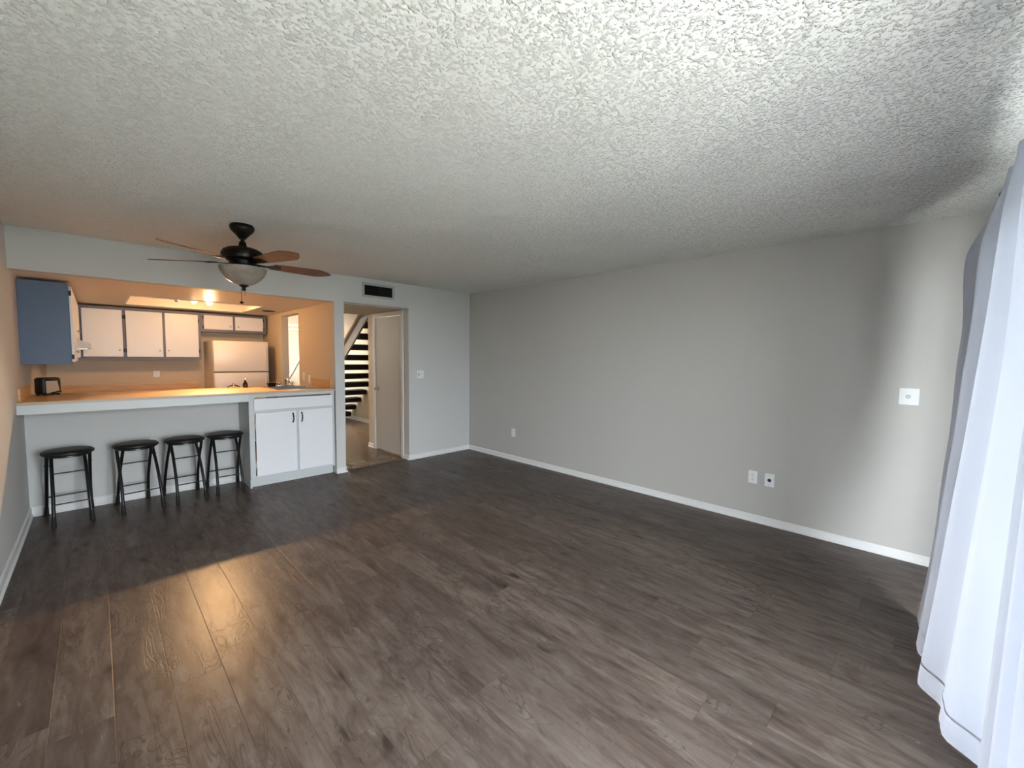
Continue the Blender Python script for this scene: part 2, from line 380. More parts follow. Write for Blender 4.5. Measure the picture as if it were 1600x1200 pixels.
# baseboards: board with a rounded top and a shoe moulding
def baseboard(name, p0, p1, nrm, h=.066, t=.011):
    (x0, y0), (x1, y1) = p0, p1; L = math.hypot(x1-x0, y1-y0); d = Vector(((x1-x0)/L, (y1-y0)/L, 0)); n = Vector((nrm[0], nrm[1], 0))
    prof = [(0, 0), (t+.010, 0), (t+.010, .010), (t+.004, .019), (t, .020), (t, h-.012), (t-.004, h-.004), (t-.007, h), (0, h)]
    mb = MB(); bm = mb.bm
    A = [bm.verts.new(Vector((x0, y0, 0))+n*u+Vector((0, 0, v))) for u, v in prof]
    Bv = [bm.verts.new(Vector((x0, y0, 0))+d*L+n*u+Vector((0, 0, v))) for u, v in prof]
    bm.faces.new(A); bm.faces.new(Bv[::-1])
    for k in range(len(prof)): bm.faces.new((A[k], Bv[k], Bv[(k+1) % len(prof)], A[(k+1) % len(prof)]))
    return struct(name, mb, M['trim'])
baseboard('baseboard_right', (XR, YW), (XR, YD), (-1, 0))
baseboard('baseboard_back', (DX1, YD), (XR, YD), (0, -1))
baseboard('baseboard_jamb', (DX1, YD-.011), (DX1, 5.235), (-1, 0))
baseboard('baseboard_left', (XL, YW), (XL, 5.56), (1, 0), h=.085)
baseboard('baseboard_bar', (XL, 5.56), (1.135, 5.56), (0, -1), h=.085)
baseboard('baseboard_pillar', (PX0-.004, YD), (PX1+.011, YD), (0, -1))
baseboard('baseboard_pillar_side', (PX1, YD-.011), (PX1, YT), (1, 0))
baseboard('baseboard_hall', (DX1, 6.145), (DX1, 6.31), (-1, 0))
baseboard('baseboard_hall_end', (DX1-.011, 6.31), (4.14, 6.31), (0, 1))
baseboard('baseboard_stair', (4.14, 6.32), (4.14, 10.4), (-1, 0), h=.08)

# closet door, casing, knob, hinges
door = struct('door_2', MB().box(DX1+.004, DX1+.040, 5.305, 6.072, .022, 2.035, bev=.002), M['closet_door'])
kn = MB().lathe([(0, .072), (.020, .070), (.027, .058), (.026, .046), (.012, .036), (.010, .012), (.026, .010), (.030, .003), (.030, 0), (0, 0)], 0, 0, 24)
kn.xf(Matrix.Translation((DX1+.004, 5.985, .955)) @ Matrix.Rotation(-PI/2, 4, 'Y')); kn.build('door_knob', M['nickel'], door, smooth=True)
for z in (.36, 1.05, 1.82):
    MB().tube([(DX1-.006, 5.302, z-.05), (DX1-.006, 5.302, z+.05)], .009, 10).box(DX1-.002, DX1+.003, 5.302, 5.330, z-.045, z+.045).build('hinge', M['nickel'], door)
struct('trim_4', MB().box(DX1-.014, DX1, 5.235, 5.298, 0, 2.105, bev=.003).box(DX1-.014, DX1, 6.080, 6.143, 0, 2.105, bev=.003)
       .box(DX1-.014, DX1, 5.298, 6.080, 2.042, 2.105, bev=.003), M['trim'])

# ------------------------------------------------------------------ stairs seen through the hall opening
st = thing('staircase', 'open riser staircase with dark treads seen from behind beyond the hall', 'staircase', (3.67, 9.6, 0))
def zs(y): return 1.60+.70*(7.46-y)
MB().prism([(9.72, 0), (9.50, 0), (6.46, zs(6.46)-.10), (6.46, zs(6.46)+.13), (9.72, max(zs(9.72)+.13, .05))], 'x', 3.207, 3.238).build('stringer', M['stringer'], st)
n = 0
for i in range(1, 14):
    z = .187*i-.02; yc = 7.46+(1.60-z)/.70
    if yc < 6.5 or z > 2.75: break
    MB().box(3.239, 4.138, yc-.13, yc+.13, z-.105, z, bev=.022, seg=3).build('tread', M['tread'], st, smooth=True)
struct('wall_stair_side', MB().prism([(6.43, 2.438), (6.43, zs(6.43)+.132), (8.7, zs(8.7)+.132), (8.7, 2.438)], 'x', 3.162, 3.205), M['wall_hall'])
hr = thing('handrail', 'slanting white handrail seen through the kitchen side doorway', 'handrail', (3.12, 10.3, 0))
MB().prism([(10.37, .87), (10.37, .93), (9.2, 1.64), (9.2, 1.58)], 'x', 3.09, 3.13).build('rail', M['trim'], hr)
for y, z in ((10.30, .92), (9.25, 1.56)): MB().box(3.09, 3.13, y-.02, y+.02, 0, z-.0).build('post', M['trim'], hr)

# ------------------------------------------------------------------ peninsula counter
ct = thing('bar_counter', 'long wood laminate bar counter with pale apron over the bar stools', 'counter', (.8, 5.6, 1.03))
sx0, sx1, sy0, sy1 = 1.47, 1.93, 5.31, 5.76
ZT = 1.055
top = MB()
for a in ((XL+.001, sx0, 5.084, 6.04), (sx1, PX0-.001, 5.205, 6.04), (sx0, sx1, 5.084, sy0), (sx0, sx1, sy1, 6.04), (sx1, PX0-.012, 5.084, 5.205)):
    top.box(a[0], a[1], a[2], a[3], 1.031, ZT)
top.build('counter_top', M['butcher'], ct)
B(XL+.001, PX0-.012, 5.080, 5.0845, 1.031, ZT+.0005).build('front_edge', M['counter_edge'], ct)
B(XL+.001, 1.133, 5.095, 5.113, .955, 1.031, bev=.002).build('apron', M['apron'], ct)
B(PX0-.014, PX0+.004, 5.21, 5.845, ZT, 1.155, bev=.002).build('backsplash', M['butcher'], ct)
B(XL+.001, XL+.018, 5.22, 6.03, ZT, 1.155, bev=.002).build('backsplash', M['butcher'], ct)

cb = thing('sink_cabinet', 'pale grey sink base cabinet with two white doors beside the wall pillar', 'cabinet', (1.59, 5.15, 0))
X0, X1, YF = 1.137, 2.043, 5.12
f = MB().box(X0, X0+.018, YF+.02, 5.98, .0, 1.03)
f.box(X0, X0+.05, YF, YF+.0199, .10, 1.03).box(2.0, X1, YF, YF+.0199, .10, 1.03)
for a, b in ((.10, .135), (.995, 1.03), (.815, .86)): f.box(X0+.0501, 1.9999, YF, YF+.0199, a, b)
f.box(1.585, 1.645, YF, YF+.0199, .1351, .8149)
f.build('face_frame', M['frame_grey'], cb)
B(X0+.018, X1+.0, YF+.035, 5.98, .10, .116).build('cabinet_floor', M['frame_grey'], cb)
B(X0+.001, X1, 5.19, 5.205, 0, .10).build('toe_kick', M['frame_grey'], cb)
dd = B(1.182, 2.014, YF-.019, YF-.001, .852, .982, bev=.004).build('drawer_front', M['white_door'], cb)
def pull(parent, x, y, zc):
    mb = MB(); L = .098
    pts = []; rs = []
    for i in range(13):
        t = i/12; z = zc-L/2+L*t; pts.append((x, y-.006-.022*math.sin(PI*t)**.8, z)); rs.append(.0045+.0025*abs(math.cos(3*PI*t)))
    mb.tube(pts, rs, 10)
    for z in (zc-L/2, zc+L/2): mb.tube([(x, y, z), (x, y-.009, z)], [.009, .006], 12)
    return mb.build('handle', M['black_metal'], parent, smooth=True)
for (a, b, hx, gx) in ((1.195, 1.604, 1.568, 1.188), (1.628, 2.012, 1.662, 2.016)):
    d = B(a, b, YF-.019, YF-.001, .128, .826, bev=.004).build('door', M['white_door'], cb)
    pull(d, hx, YF-.019, .745)
    for z in (.70, .25): B(gx-.006, gx+.006, YF-.012, YF-.001, z-.03, z+.03, bev=.002).build('hinge', M['frame_grey'], d)

sk = thing('kitchen_sink', 'stainless sink set in the bar counter near the pillar', 'sink', (1.7, 5.53, ZT))
rim = MB()
for a in ((sx0-.018, sx1+.018, sy0-.018, sy0+.006), (sx0-.018, sx1+.018, sy1-.006, sy1+.05), (sx0-.018, sx0+.006, sy0, sy1), (sx1-.006, sx1+.018, sy0, sy1)): rim.box(*a, ZT+.0002, ZT+.006, bev=.002)
rim.build('rim', M['steel'], sk)
bs = MB()
bs.box(sx0, sx0+.003, sy0, sy1, .88, ZT).box(sx1-.003, sx1, sy0, sy1, .88, ZT).box(sx0, sx1, sy0, sy0+.003, .88, ZT).box(sx0, sx1, sy1-.003, sy1, .88, ZT).box(sx0, sx1, sy0, sy1, .878, .882)
bs.build('basin', M['steel'], sk)
fa = thing('faucet', 'chrome two handle faucet standing behind the sink on the counter', 'faucet', (1.70, 5.80, ZT+.006))
fz = ZT+.006
B(1.60, 1.80, 5.775, 5.815, fz, fz+.016, bev=.006).build('base_plate', M['chrome'], fa, smooth=True)
MB().tube([(1.70, 5.795, fz+.012), (1.70, 5.795, fz+.06), (1.70, 5.785, fz+.085), (1.70, 5.755, fz+.098), (1.70, 5.70, fz+.092), (1.70, 5.655, fz+.072), (1.70, 5.645, fz+.058)], [.014, .013, .012, .011, .010, .010, .011], 14).build('spout', M['chrome'], fa, smooth=True)
for x in (1.625, 1.775): MB().lathe([(0, fz+.058), (.015, fz+.056), (.021, fz+.045), (.019, fz+.03), (.012, fz+.022), (.014, fz+.010), (0, fz+.010)], x, 5.795, 20).build('tap_handle', M['chrome'], fa, smooth=True)
rk = thing('sink_strainer_basket', 'small dark wire basket on the sink rim left of the faucet', 'basket', (1.575, 5.73, ZT+.0065))
mb = MB().lathe([(0, ZT+.007), (.040, ZT+.007), (.052, ZT+.05), (.055, ZT+.05), (.043, ZT+.0065), (0, ZT+.0065)], 1.545, 5.80, 24)
mb.build('bowl', M['bronze'], rk, smooth=True)
mb = MB()
for k in range(10):
    a = 2*PI*k/10; mb.tube([(1.545+.043*math.cos(a), 5.80+.043*math.sin(a), ZT+.01), (1.545+.056*math.cos(a), 5.80+.056*math.sin(a), ZT+.062)], .0022, 6)
mb.tube([(1.545+.056*math.cos(2*PI*k/24), 5.80+.056*math.sin(2*PI*k/24), ZT+.062) for k in range(25)], .003, 6, cap=False).build('wire_rim', M['chrome'], rk)
# unclear dark shapes at the counter's back edge, built as bottle and arched dish
sb = thing('dark_bottle', 'small dark brown bottle with pale cap at the back of the bar counter', 'bottle', (1.285, 5.92, ZT))
MB().lathe([(0, ZT+.001), (.026, ZT+.001), (.028, ZT+.01), (.026, ZT+.045), (.014, ZT+.072), (.009, ZT+.085), (.009, ZT+.095), (0, ZT+.095)], 1.285, 5.92, 20).build('bottle_body', M['bottle'], sb, smooth=True)
MB().lathe([(0, ZT+.113), (.010, ZT+.112), (.011, ZT+.095), (0, ZT+.095)], 1.285, 5.92, 16).tube([(1.285, 5.92, ZT+.108), (1.262, 5.905, ZT+.118)], .005, 8).build('pump_cap', M['chrome'], sb, smooth=True)
dh = thing('arched_shape', 'low dark arched shape with chrome knob put in for a glint at the back of the bar counter', 'dish', (1.17, 5.95, ZT))
mb = MB().tube([(1.105, 5.95, ZT+.006), (1.13, 5.95, ZT+.022), (1.165, 5.95, ZT+.030), (1.20, 5.95, ZT+.024), (1.235, 5.95, ZT+.006)], [.006, .008, .008, .008, .006], 10)
mb.build('handle', M['bottle'], dh, smooth=True)
MB().lathe([(0, ZT+.055), (.010, ZT+.052), (.015, ZT+.040), (.011, ZT+.028), (.012, ZT+.001), (0, ZT+.001)], 1.170, 5.95, 18).build('knob', M['chrome'], dh, smooth=True)  # made-up chrome knob, shaped to give a bright glint

# toaster
to = thing('toaster', 'black toaster with a silver side on the counter by the left wall', 'toaster', (-.345, 5.93, ZT))
Mt = Matrix.Translation((-.335, 5.90, ZT)) @ Matrix.Rotation(math.radians(38), 4, 'Z') @ Matrix.Diagonal((1.08, 1.08, 1.06, 1))
def tb(mb): return mb.xf(Mt)
tb(MB().box(-.070, .070, -.050, .050, .006, .158, bev=.022, seg=4)).build('shell', M['black_vinyl'], to, smooth=True)
tb(MB().prism([(-.048, .018), (.050, .018), (.034, .128), (-.048, .128)], 'y', -.0535, -.049)).build('side_panel', M['toaster_silver'], to)
tb(MB().prism([(-.018, .012), (.060, .028), (.060, .040), (-.018, .026)], 'y', -.056, -.0530)).build('side_band', M['black_vinyl'], to)
tb(MB().box(.068, .090, -.012, .012, .095, .112, bev=.004)).build('lever', M['black_metal'], to)
tb(MB().lathe([(0, .012), (.012, .010), (.014, 0), (0, 0)], 0, 0, 16).xf(Matrix.Translation((.070, .02, .055)) @ Matrix.Rotation(PI/2, 4, 'Y'))).build('dial', M['toaster_silver'], to)
for y in (-.018, .018): tb(MB().box(-.05, .05, y-.008, y+.008, .156, .1595)).build('slot', M['steel'], to)
for sx in (-.05, .05):
    for sy in (-.035, .035): tb(MB().box(sx-.008, sx+.008, sy-.008, sy+.008, 0.0005, .008)).build('foot', M['black_rubber'], to)

# ------------------------------------------------------------------ kitchen beyond
kb = thing('kitchen_base_cabinet', 'lower kitchen cabinet run with wood laminate top against the far wall', 'cabinet', (.3, 7.8, 0))
B(XL+.002, 1.18, 7.60, KB-.001, .0, .875).build('body', M['frame_blue'], kb)
B(XL+.002, 1.19, 7.56, KB-.001, .876, .915, bev=.003).build('worktop', M['butcher'], kb)
B(XL+.002, 1.135, KB-.020, KB-.001, .9155, 1.017, bev=.002).build('backsplash', M['butcher'], kb)
for k in range(3):
    d = B(XL+.06+k*.53, XL+.06+k*.53+.50, 7.582, 7.599, .12, .80, bev=.003).build('door', M['white_door'], kb)
    MB().lathe([(0, .02), (.012, .018), (.012, .012), (.005, 0), (0, 0)], 0, 0, 12).xf(Matrix.Translation((XL+.06+k*.53+.45, 7.582, .72)) @ Matrix.Rotation(PI/2, 4, 'X')).build('knob', M['nickel'], d)

def upper_cabinet(name, label, x0, x1, z0, z1, doors, knobs, hinges, y0=7.87):
    t = thing(name, label, 'cabinet', ((x0+x1)/2, y0, z0), 'upper cabinets on the far kitchen wall')
    B(x0, x1, y0+.018, KB-.001, z0, z1).build('carcass', M['frame_taupe'], t)
    f = MB(); dz0 = min(d[2] for d in doors)+.012; dz1 = max(d[3] for d in doors)-.012
    f.box(x0, x1, y0, y0+.018, z0, dz0).box(x0, x1, y0, y0+.018, dz1, z1)
    ed = [x0]
    for d in doors: ed += [d[0]+.012, d[1]-.012]
    ed.append(x1)
    for k in range(0, len(ed), 2): f.box(ed[k], ed[k+1], y0, y0+.018, dz0, dz1)
    f.build('face_frame', M['frame_taupe'], t)
    for (a, b, c, d_), (kx, kz), hx in zip(doors, knobs, hinges):
        dr = B(a, b, y0-.019, y0-.001, c, d_, bev=.003).build('door', M['white_door'], t)
        MB().lathe([(0, .024), (.012, .021), (.013, .014), (.006, .008), (.006, 0), (0, 0)], 0, 0, 14).xf(Matrix.Translation((kx, y0-.019, kz)) @ Matrix.Rotation(PI/2, 4, 'X')).build('knob', M['nickel'], dr, smooth=True)
        for z in (c+.09*(d_-c)/.64, d_-.09*(d_-c)/.64): B(hx-.007, hx+.007, y0-.015, y0-.001, z-.025, z+.025, bev=.002).build('hinge', M['bronze'], dr)
    return t
upper_cabinet('wall_cabinet', 'single door upper cabinet nearest the range hood on the far wall', -.156, .291, 1.372, 2.085,
              [(-.118, .270, 1.41, 2.048)], [(.235, 1.50)], [.277])
upper_cabinet('wall_cabinet', 'two door tall upper cabinet on the far wall left of the refrigerator', .292, 1.145, 1.372, 2.085,
              [(.306, .695, 1.41, 2.048), (.722, 1.112, 1.41, 2.048)], [(.660, 1.505), (.757, 1.505)], [.299, 1.119])
upper_cabinet('wall_cabinet', 'short two door cabinet mounted above the refrigerator', 1.146, 2.035, 1.805, 2.085,
              [(1.185, 1.560, 1.843, 2.055), (1.592, 1.985, 1.843, 2.055)], [(1.525, 1.895), (1.63, 1.895)], [1.178, 1.992])

# cabinets on the left wall
lc = thing('wall_cabinet', 'slate blue upper cabinet on the left wall with its plain side facing the room', 'cabinet', (-.31, 5.9, 1.36), 'upper cabinets on the left wall')
B(XL+.001, -.158, 5.56, 6.40, 1.352, 2.088, bev=.002).build('carcass', M['frame_blue'], lc)
for a, b in ((5.575, 5.975), (5.99, 6.39)):
    d = B(-.1565, -.138, a, b, 1.375, 2.06, bev=.003).build('door', M['white_door'], lc)
    for z in (1.42, 2.0): B(-.1565, -.140, (a-.012 if a < 5.8 else b), (a if a < 5.8 else b+.012), z-.022, z+.022).build('hinge', M['bronze'], d)
    MB().lathe([(0, .024), (.012, .021), (.013, .014), (.006, .008), (.006, 0), (0, 0)], 0, 0, 14).xf(Matrix.Translation((-.138, b-.05 if a < 5.8 else a+.05, 1.47)) @ Matrix.Rotation(PI/2, 4, 'Y')).build('knob', M['nickel'], d, smooth=True)
lc2 = thing('wall_cabinet', 'short upper cabinet on the left wall over the range hood', 'cabinet', (-.31, 6.8, 1.6), 'upper cabinets on the left wall')
B(XL+.001, -.158, 6.402, 7.16, 1.602, 2.088, bev=.002).build('carcass', M['frame_blue'], lc2)
for a, b in ((6.415, 6.77), (6.785, 7.15)): 
    d = B(-.1565, -.138, a, b, 1.63, 2.06, bev=.003).build('door', M['white_door'], lc2)
    MB().lathe([(0, .024), (.012, .021), (.013, .014), (.006, .008), (.006, 0), (0, 0)], 0, 0, 14).xf(Matrix.Translation((-.138, b-.05 if a < 6.6 else a+.05, 1.70)) @ Matrix.Rotation(PI/2, 4, 'Y')).build('knob', M['nickel'], d, smooth=True)
lc3 = thing('wall_cabinet', 'upper cabinet in the far corner of the left wall behind the range hood', 'cabinet', (-.31, 7.5, 1.37), 'upper cabinets on the left wall')
B(XL+.001, -.158, 7.162, KB-.001, 1.372, 2.088, bev=.002).build('carcass', M['frame_blue'], lc3)
B(-.1565, -.138, 7.18, 7.78, 1.40, 2.06, bev=.003).build('door', M['white_door'], lc3)
hd = thing('range_hood', 'pale range hood sticking out under the left wall cabinets', 'range hood', (-.25, 6.8, 1.50))
MB().prism([(XL+.001, 1.505), (-.035, 1.505), (-.035, 1.560), (-.13, 1.600), (XL+.001, 1.600)], 'y', 6.405, 7.155).build('canopy', M['hood_white'], hd)
B(XL+.03, -.06, 6.44, 7.12, 1.495, 1.5049).build('filter', M['steel'], hd)

# refrigerator
fr = thing('refrigerator', 'white top freezer refrigerator standing in the kitchen corner', 'refrigerator', (1.58, 7.8, 0))
fx0, fx1 = 1.215, 1.935
B(fx0, fx1, 7.47, KB-.02, .03, 1.655, bev=.008).build('body', M['fridge'], fr)
B(fx0+.01, fx1-.01, 7.455, 7.47, .05, 1.645).build('gasket', M['gasket'], fr)
for (z0, z1, nm, ha, hb) in ((1.197, 1.660, 'freezer_door', 1.21, 1.60), (.10, 1.184, 'fridge_door', .72, 1.17)):
    d = B(fx0, fx1, 7.395, 7.455, z0, z1, bev=.014, seg=3).build(nm, M['fridge'], fr, smooth=True)
    xx = fx1-.055
    MB().tube([(xx, 7.395, ha), (xx, 7.362, ha+.03), (xx, 7.355, (ha+hb)/2), (xx, 7.362, hb-.03), (xx, 7.395, hb)], [.012, .011, .011, .011, .012], 10).build('handle', M['fridge'], d, smooth=True)
B(fx0+.02, fx1-.02, 7.43, 7.47, .0, .095).build('kick_grille', M['gasket'], fr)
for x in (fx0+.05, fx1-.05):
    for y in (7.55, 8.05): MB().tube([(x, y, 0), (x, y, .032)], .018, 12).build('foot', M['black_rubber'], fr)

# track light in the ceiling recess
tl = thing('track_light', 'ceiling track light with three heads glowing in the kitchen ceiling recess', 'track light', (.9, 6.72, 2.25))
B(.45, 1.25, 6.705, 6.735, 2.225, 2.2499, bev=.003).build('track', M['plastic_white'], tl)
for i, (x, mat, r) in enumerate(((.74, M['nickel'], .024), (.915, M['bulb_mild'], .026), (1.075, M['bulb_bright'], .030))):
    h = MB().tube([(x, 6.72, 2.225), (x, 6.72, 2.195)], .006, 8)
    h.tube([(x, 6.74, 2.195), (x, 6.72, 2.165), (x, 6.70, 2.145)], [.018, .027, .034], 18, cap=True).build('lamp_head', M['plastic_white'], tl, smooth=True)
    hd_ = tl.children[-1] if False else None
    b = MB(); bmesh.ops.create_uvsphere(b.bm, u_segments=18, v_segments=12, radius=r); b.xf(Matrix.Translation((x, 6.685, 2.128)))
    bo = b.build('bulb', mat, tl, smooth=True)
    if i: bo.visible_shadow = True
cvnt = thing('ceiling_vent', 'dark round vent in the kitchen ceiling above the refrigerator', 'vent', (1.84, 6.99, ZK))
MB().lathe([(.0, ZK-.004), (.070, ZK-.004), (.075, ZK-.001), (0, ZK-.001)], 1.845, 6.98, 28).build('dark_core', M['dark_void'], cvnt)
MB().lathe([(.070, ZK-.001), (.070, ZK-.009), (.088, ZK-.006), (.092, ZK-.001)], 1.845, 6.98, 28).build('ring', M['bronze'], cvnt)

# ------------------------------------------------------------------ wall plates, vents
def plate(name, label, cat, P, axis, w, h, face, group=None):
    """P centre on the wall; axis = outward normal '-x' or '-y'. Parts built flat (x right, y out -> -y, z up) then rotated."""
    t = thing(name, label, cat, P, group)
    R_ = Matrix.Identity(4) if axis == '-y' else Matrix.Rotation(-PI/2, 4, 'Z')
    T = Matrix.Translation(P) @ R_
    def add(pn, mb, mat, parent=t, smooth=False): return mb.xf(T).build(pn, mat, parent, smooth)
    pl = add('cover_plate', MB().box(-w/2, w/2, -.006, -.0003, -h/2, h/2, bev=.0025), M['plastic_white'])
    def screw(z, x=0): add('screw', MB().tube([(x, -.0058, z), (x, -.0072, z)], .003, 10), M['nickel'], pl)
    if face == 'duplex':
        for z in (-.020, .020):
            r = add('receptacle', MB().lathe([(0, .0025), (.0165, .0025), (.017, 0), (0, 0)], 0, 0, 22).xf(Matrix.Translation((0, -.0055, z)) @ Matrix.Rotation(PI/2, 4, 'X')), M['plastic_white'])
            add('slot', MB().box(-.0075, -.0052, -.0086, -.0079, z-.002, z+.0075).box(.0052, .0075, -.0086, -.0079, z-.002, z+.0075).box(-.003, .003, -.0086, -.0079, z-.010, z-.0055), M['plastic_dark'], r)
        screw(0)
    elif face == 'jack':
        add('jack', MB().lathe([(0, .006), (.009, .006), (.0145, .004), (.0155, 0), (0, 0)], 0, 0, 24).xf(Matrix.Translation((0, -.0055, 0)) @ Matrix.Rotation(PI/2, 4, 'X')), M['blue_jack'], smooth=True)
        screw(.042); screw(-.042)
    elif face == 'knob':
        k = add('collar', MB().lathe([(0, .002), (.013, .002), (.014, 0), (0, 0)], 0, 0, 20).xf(Matrix.Translation((-.004, -.0058, 0)) @ Matrix.Rotation(PI/2, 4, 'X')), M['vent_frame'])
        add('dial_knob', MB().lathe([(0, .016), (.006, .015), (.008, 0), (0, 0)], 0, 0, 16).xf(Matrix.Translation((-.004, -.0058, 0)) @ Matrix.Rotation(PI/2, 4, 'X')), M['plastic_white'], smooth=True)
    elif face == 'toggle':
        s = add('toggle_frame', MB().box(-.033, -.021, -.0072, -.006, -.012, .012), M['plastic_dark'])
        add('toggle', MB().box(-.030, -.024, -.018, -.006, -.004, .005, bev=.001), M['plastic_dark'])
        for zz in (.040, -.040): screw(zz, -.027)
    elif face == 'rocker':
        add('rocker', MB().box(-.016, .016, -.009, -.006, -.033, .033, bev=.002), M['plastic_white'])
    return t
plate('wall_switch', 'square white switch plate on the pale back wall right of the hall opening', 'light switch', (3.253, YD, 1.203), '-y', .116, .115, 'toggle')
plate('power_outlet', 'small white outlet low on the grey wall near the far corner', 'outlet', (XR, 4.105, .392), '-x', .07, .115, 'duplex')
plate('power_outlet', 'white two socket outlet low on the grey wall beside a blue jack plate', 'outlet', (XR, 1.062, .405), '-x', .072, .115, 'duplex')
plate('jack_plate', 'white wall plate with round blue jack low on the grey wall', 'wall plate', (XR, .930, .402), '-x', .074, .115, 'jack')
plate('dimmer_plate', 'square white plate with small knob on the grey wall near the curtains', 'wall plate', (XR, .083, 1.204), '-x', .108, .120, 'knob')
plate('power_outlet', 'pale outlet on the far kitchen wall above the wood backsplash', 'outlet', (.632, KB, 1.155), '-y', .072, .09, 'duplex')
plate('power_outlet', 'cream outlet on the kitchen side wall nearer the side doorway', 'outlet', (PX0+.005, 6.21, 1.16), '-x', .07, .115, 'duplex')
plate('wall_switch', 'cream switch on the kitchen side wall nearer the wood backsplash', 'light switch', (PX0+.005, 5.985, 1.13), '-x', .07, .115, 'rocker')

vt = thing('air_vent', 'white framed wall vent with dark vertical louvres above the hall opening', 'vent', (2.63, YD, 2.295))
vx0, vx1, vz0, vz1 = 2.402, 2.857, 2.203, 2.387
fm = MB().box(vx0, vx1, YD-.010, YD-.0003, vz0, vz0+.030, bev=.003).box(vx0, vx1, YD-.010, YD-.0003, vz1-.030, vz1, bev=.003)
fm.box(vx0, vx0+.034, YD-.010, YD-.0003, vz0+.02, vz1-.02, bev=.003).box(vx1-.034, vx1, YD-.010, YD-.0003, vz0+.02, vz1-.02, bev=.003)
fm.build('frame', M['vent_frame'], vt)
B(vx0+.03, vx1-.03, YD-.0025, YD-.0005, vz0+.028, vz1-.028).build('duct', M['dark_void'], vt)
lv = MB()
for k in range(26):
    x = vx0+.045+k*(vx1-vx0-.09)/25
    lv.xf(Matrix.Identity(4)); m2 = Matrix.Translation((x, YD-.007, 0)) @ Matrix.Rotation(math.radians(35 if k < 13 else -35), 4, 'Z')
    r = bmesh.ops.create_cube(lv.bm, size=1.)['verts']
    for v in r: v.co = m2 @ Vector((v.co.x*.0012, v.co.y*.008, (vz0+vz1)/2+v.co.z*(vz1-vz0-.06)))
lv.build('louvres', M['bronze'], vt)
B((vx0+vx1)/2-.004, (vx0+vx1)/2+.004, YD-.0095, YD-.003, vz0+.028, vz1-.028).build('divider', M['bronze'], vt)

# ------------------------------------------------------------------ ceiling fan
FX, FY = .824, 3.748
fan = thing('ceiling_fan', 'dark bronze ceiling fan with five walnut blades and frosted bowl light', 'ceiling fan', (FX, FY, ZC))
MB().lathe([(0, ZC-.0005), (.075, ZC-.0005), (.082, ZC-.012), (.082, ZC-.028), (.074, ZC-.045), (.05, ZC-.070), (.030, ZC-.092), (.022, ZC-.105), (0, ZC-.105)], FX, FY).build('canopy', M['bronze'], fan, smooth=True)
MB().tube([(FX, FY, ZC-.10), (FX, FY, 2.275)], .014, 16).build('downrod', M['bronze'], fan, smooth=True)
MB().lathe([(0, 2.315), (.022, 2.315), (.026, 2.29), (.033, 2.275), (.038, 2.272), (.060, 2.270), (.100, 2.262), (.130, 2.245), (.142, 2.222), (.143, 2.200), (.136, 2.182), (.118, 2.172), (.096, 2.166), (.090, 2.150), (.084, 2.135), (.070, 2.128), (.060, 2.110), (.062, 2.100), (0, 2.100)], FX, FY).build('motor_housing', M['bronze'], fan, smooth=True)
ZB = 2.158
for k in range(5):
    a = math.radians(-1+72*k)
    mb = MB(); bm = mb.bm
    # blade outline, local x radial
    outl = []
    for t, w in ((.205, .046), (.23, .052), (.32, .059), (.45, .067), (.53, .071), (.56, .068), (.61, .044), (.655, .008)): outl.append((t, w))
    poly = [(x, w) for x, w in outl]+[(x, -w) for x, w in outl[::-1]]
    T = Matrix.Translation((FX, FY, ZB)) @ Matrix.Rotation(a, 4, 'Z') @ Matrix.Rotation(math.radians(-12), 4, 'X')
    mb.prism(poly, 'z', -.003, .003); mb.xf(T)
    bl = mb.build('blade', M['blade_wood'], fan)
    br = MB().prism([(.085, -.016), (.16, -.014), (.20, -.040), (.255, -.030), (.262, 0), (.255, .030), (.20, .040), (.16, .014), (.085, .016)], 'z', -.0085, -.0035)
    br.tube([(.23, -.02, -.010), (.23, -.02, .006)], .005, 8).tube([(.23, .02, -.010), (.23, .02, .006)], .005, 8)
    br.xf(T).build('blade_bracket', M['bronze'], bl)
MB().lathe([(.040, 2.116), (.070, 2.113), (.135, 2.118), (.150, 2.120), (.150, 2.112), (.130, 2.108), (.040, 2.100)], FX, FY, close=True).build('light_fitter', M['bronze'], fan, smooth=True)
prof = [(.158, 2.118), (.1575, 2.110), (.150, 2.088), (.135, 2.060), (.113, 2.033), (.086, 2.011), (.055, 1.996), (.02, 1.989), (0, 1.988)]
MB().lathe(prof+[(0, 1.992), (.02, 1.993), (.053, 2.000), (.083, 2.015), (.110, 2.036), (.131, 2.062), (.146, 2.089), (.153, 2.110), (.154, 2.118)], FX, FY, 48).build('bowl_shade', M['bowl'], fan, smooth=True)
MB().lathe([(0, 1.994), (.030, 1.990), (.034, 1.984), (.022, 1.978), (.012, 1.968), (.014, 1.955), (.010, 1.948), (0, 1.945)], FX, FY).build('finial', M['bronze'], fan, smooth=True)
for (dx, dy, zl, fob) in ((-.014, .014, 1.865, True), (.006, -.006, 1.905, False)):
    pc = MB().tube([(FX+dx, FY+dy, 1.975), (FX+dx, FY+dy, zl)], .0016, 6).build('pull_chain', M['bronze'], fan)
    if fob: MB().lathe([(0, zl+.004), (.009, zl), (.014, zl-.006), (.014, zl-.010), (.008, zl-.016), (0, zl-.018)], FX+dx, FY+dy, 16).build('fob', M['bronze'], pc, smooth=True)

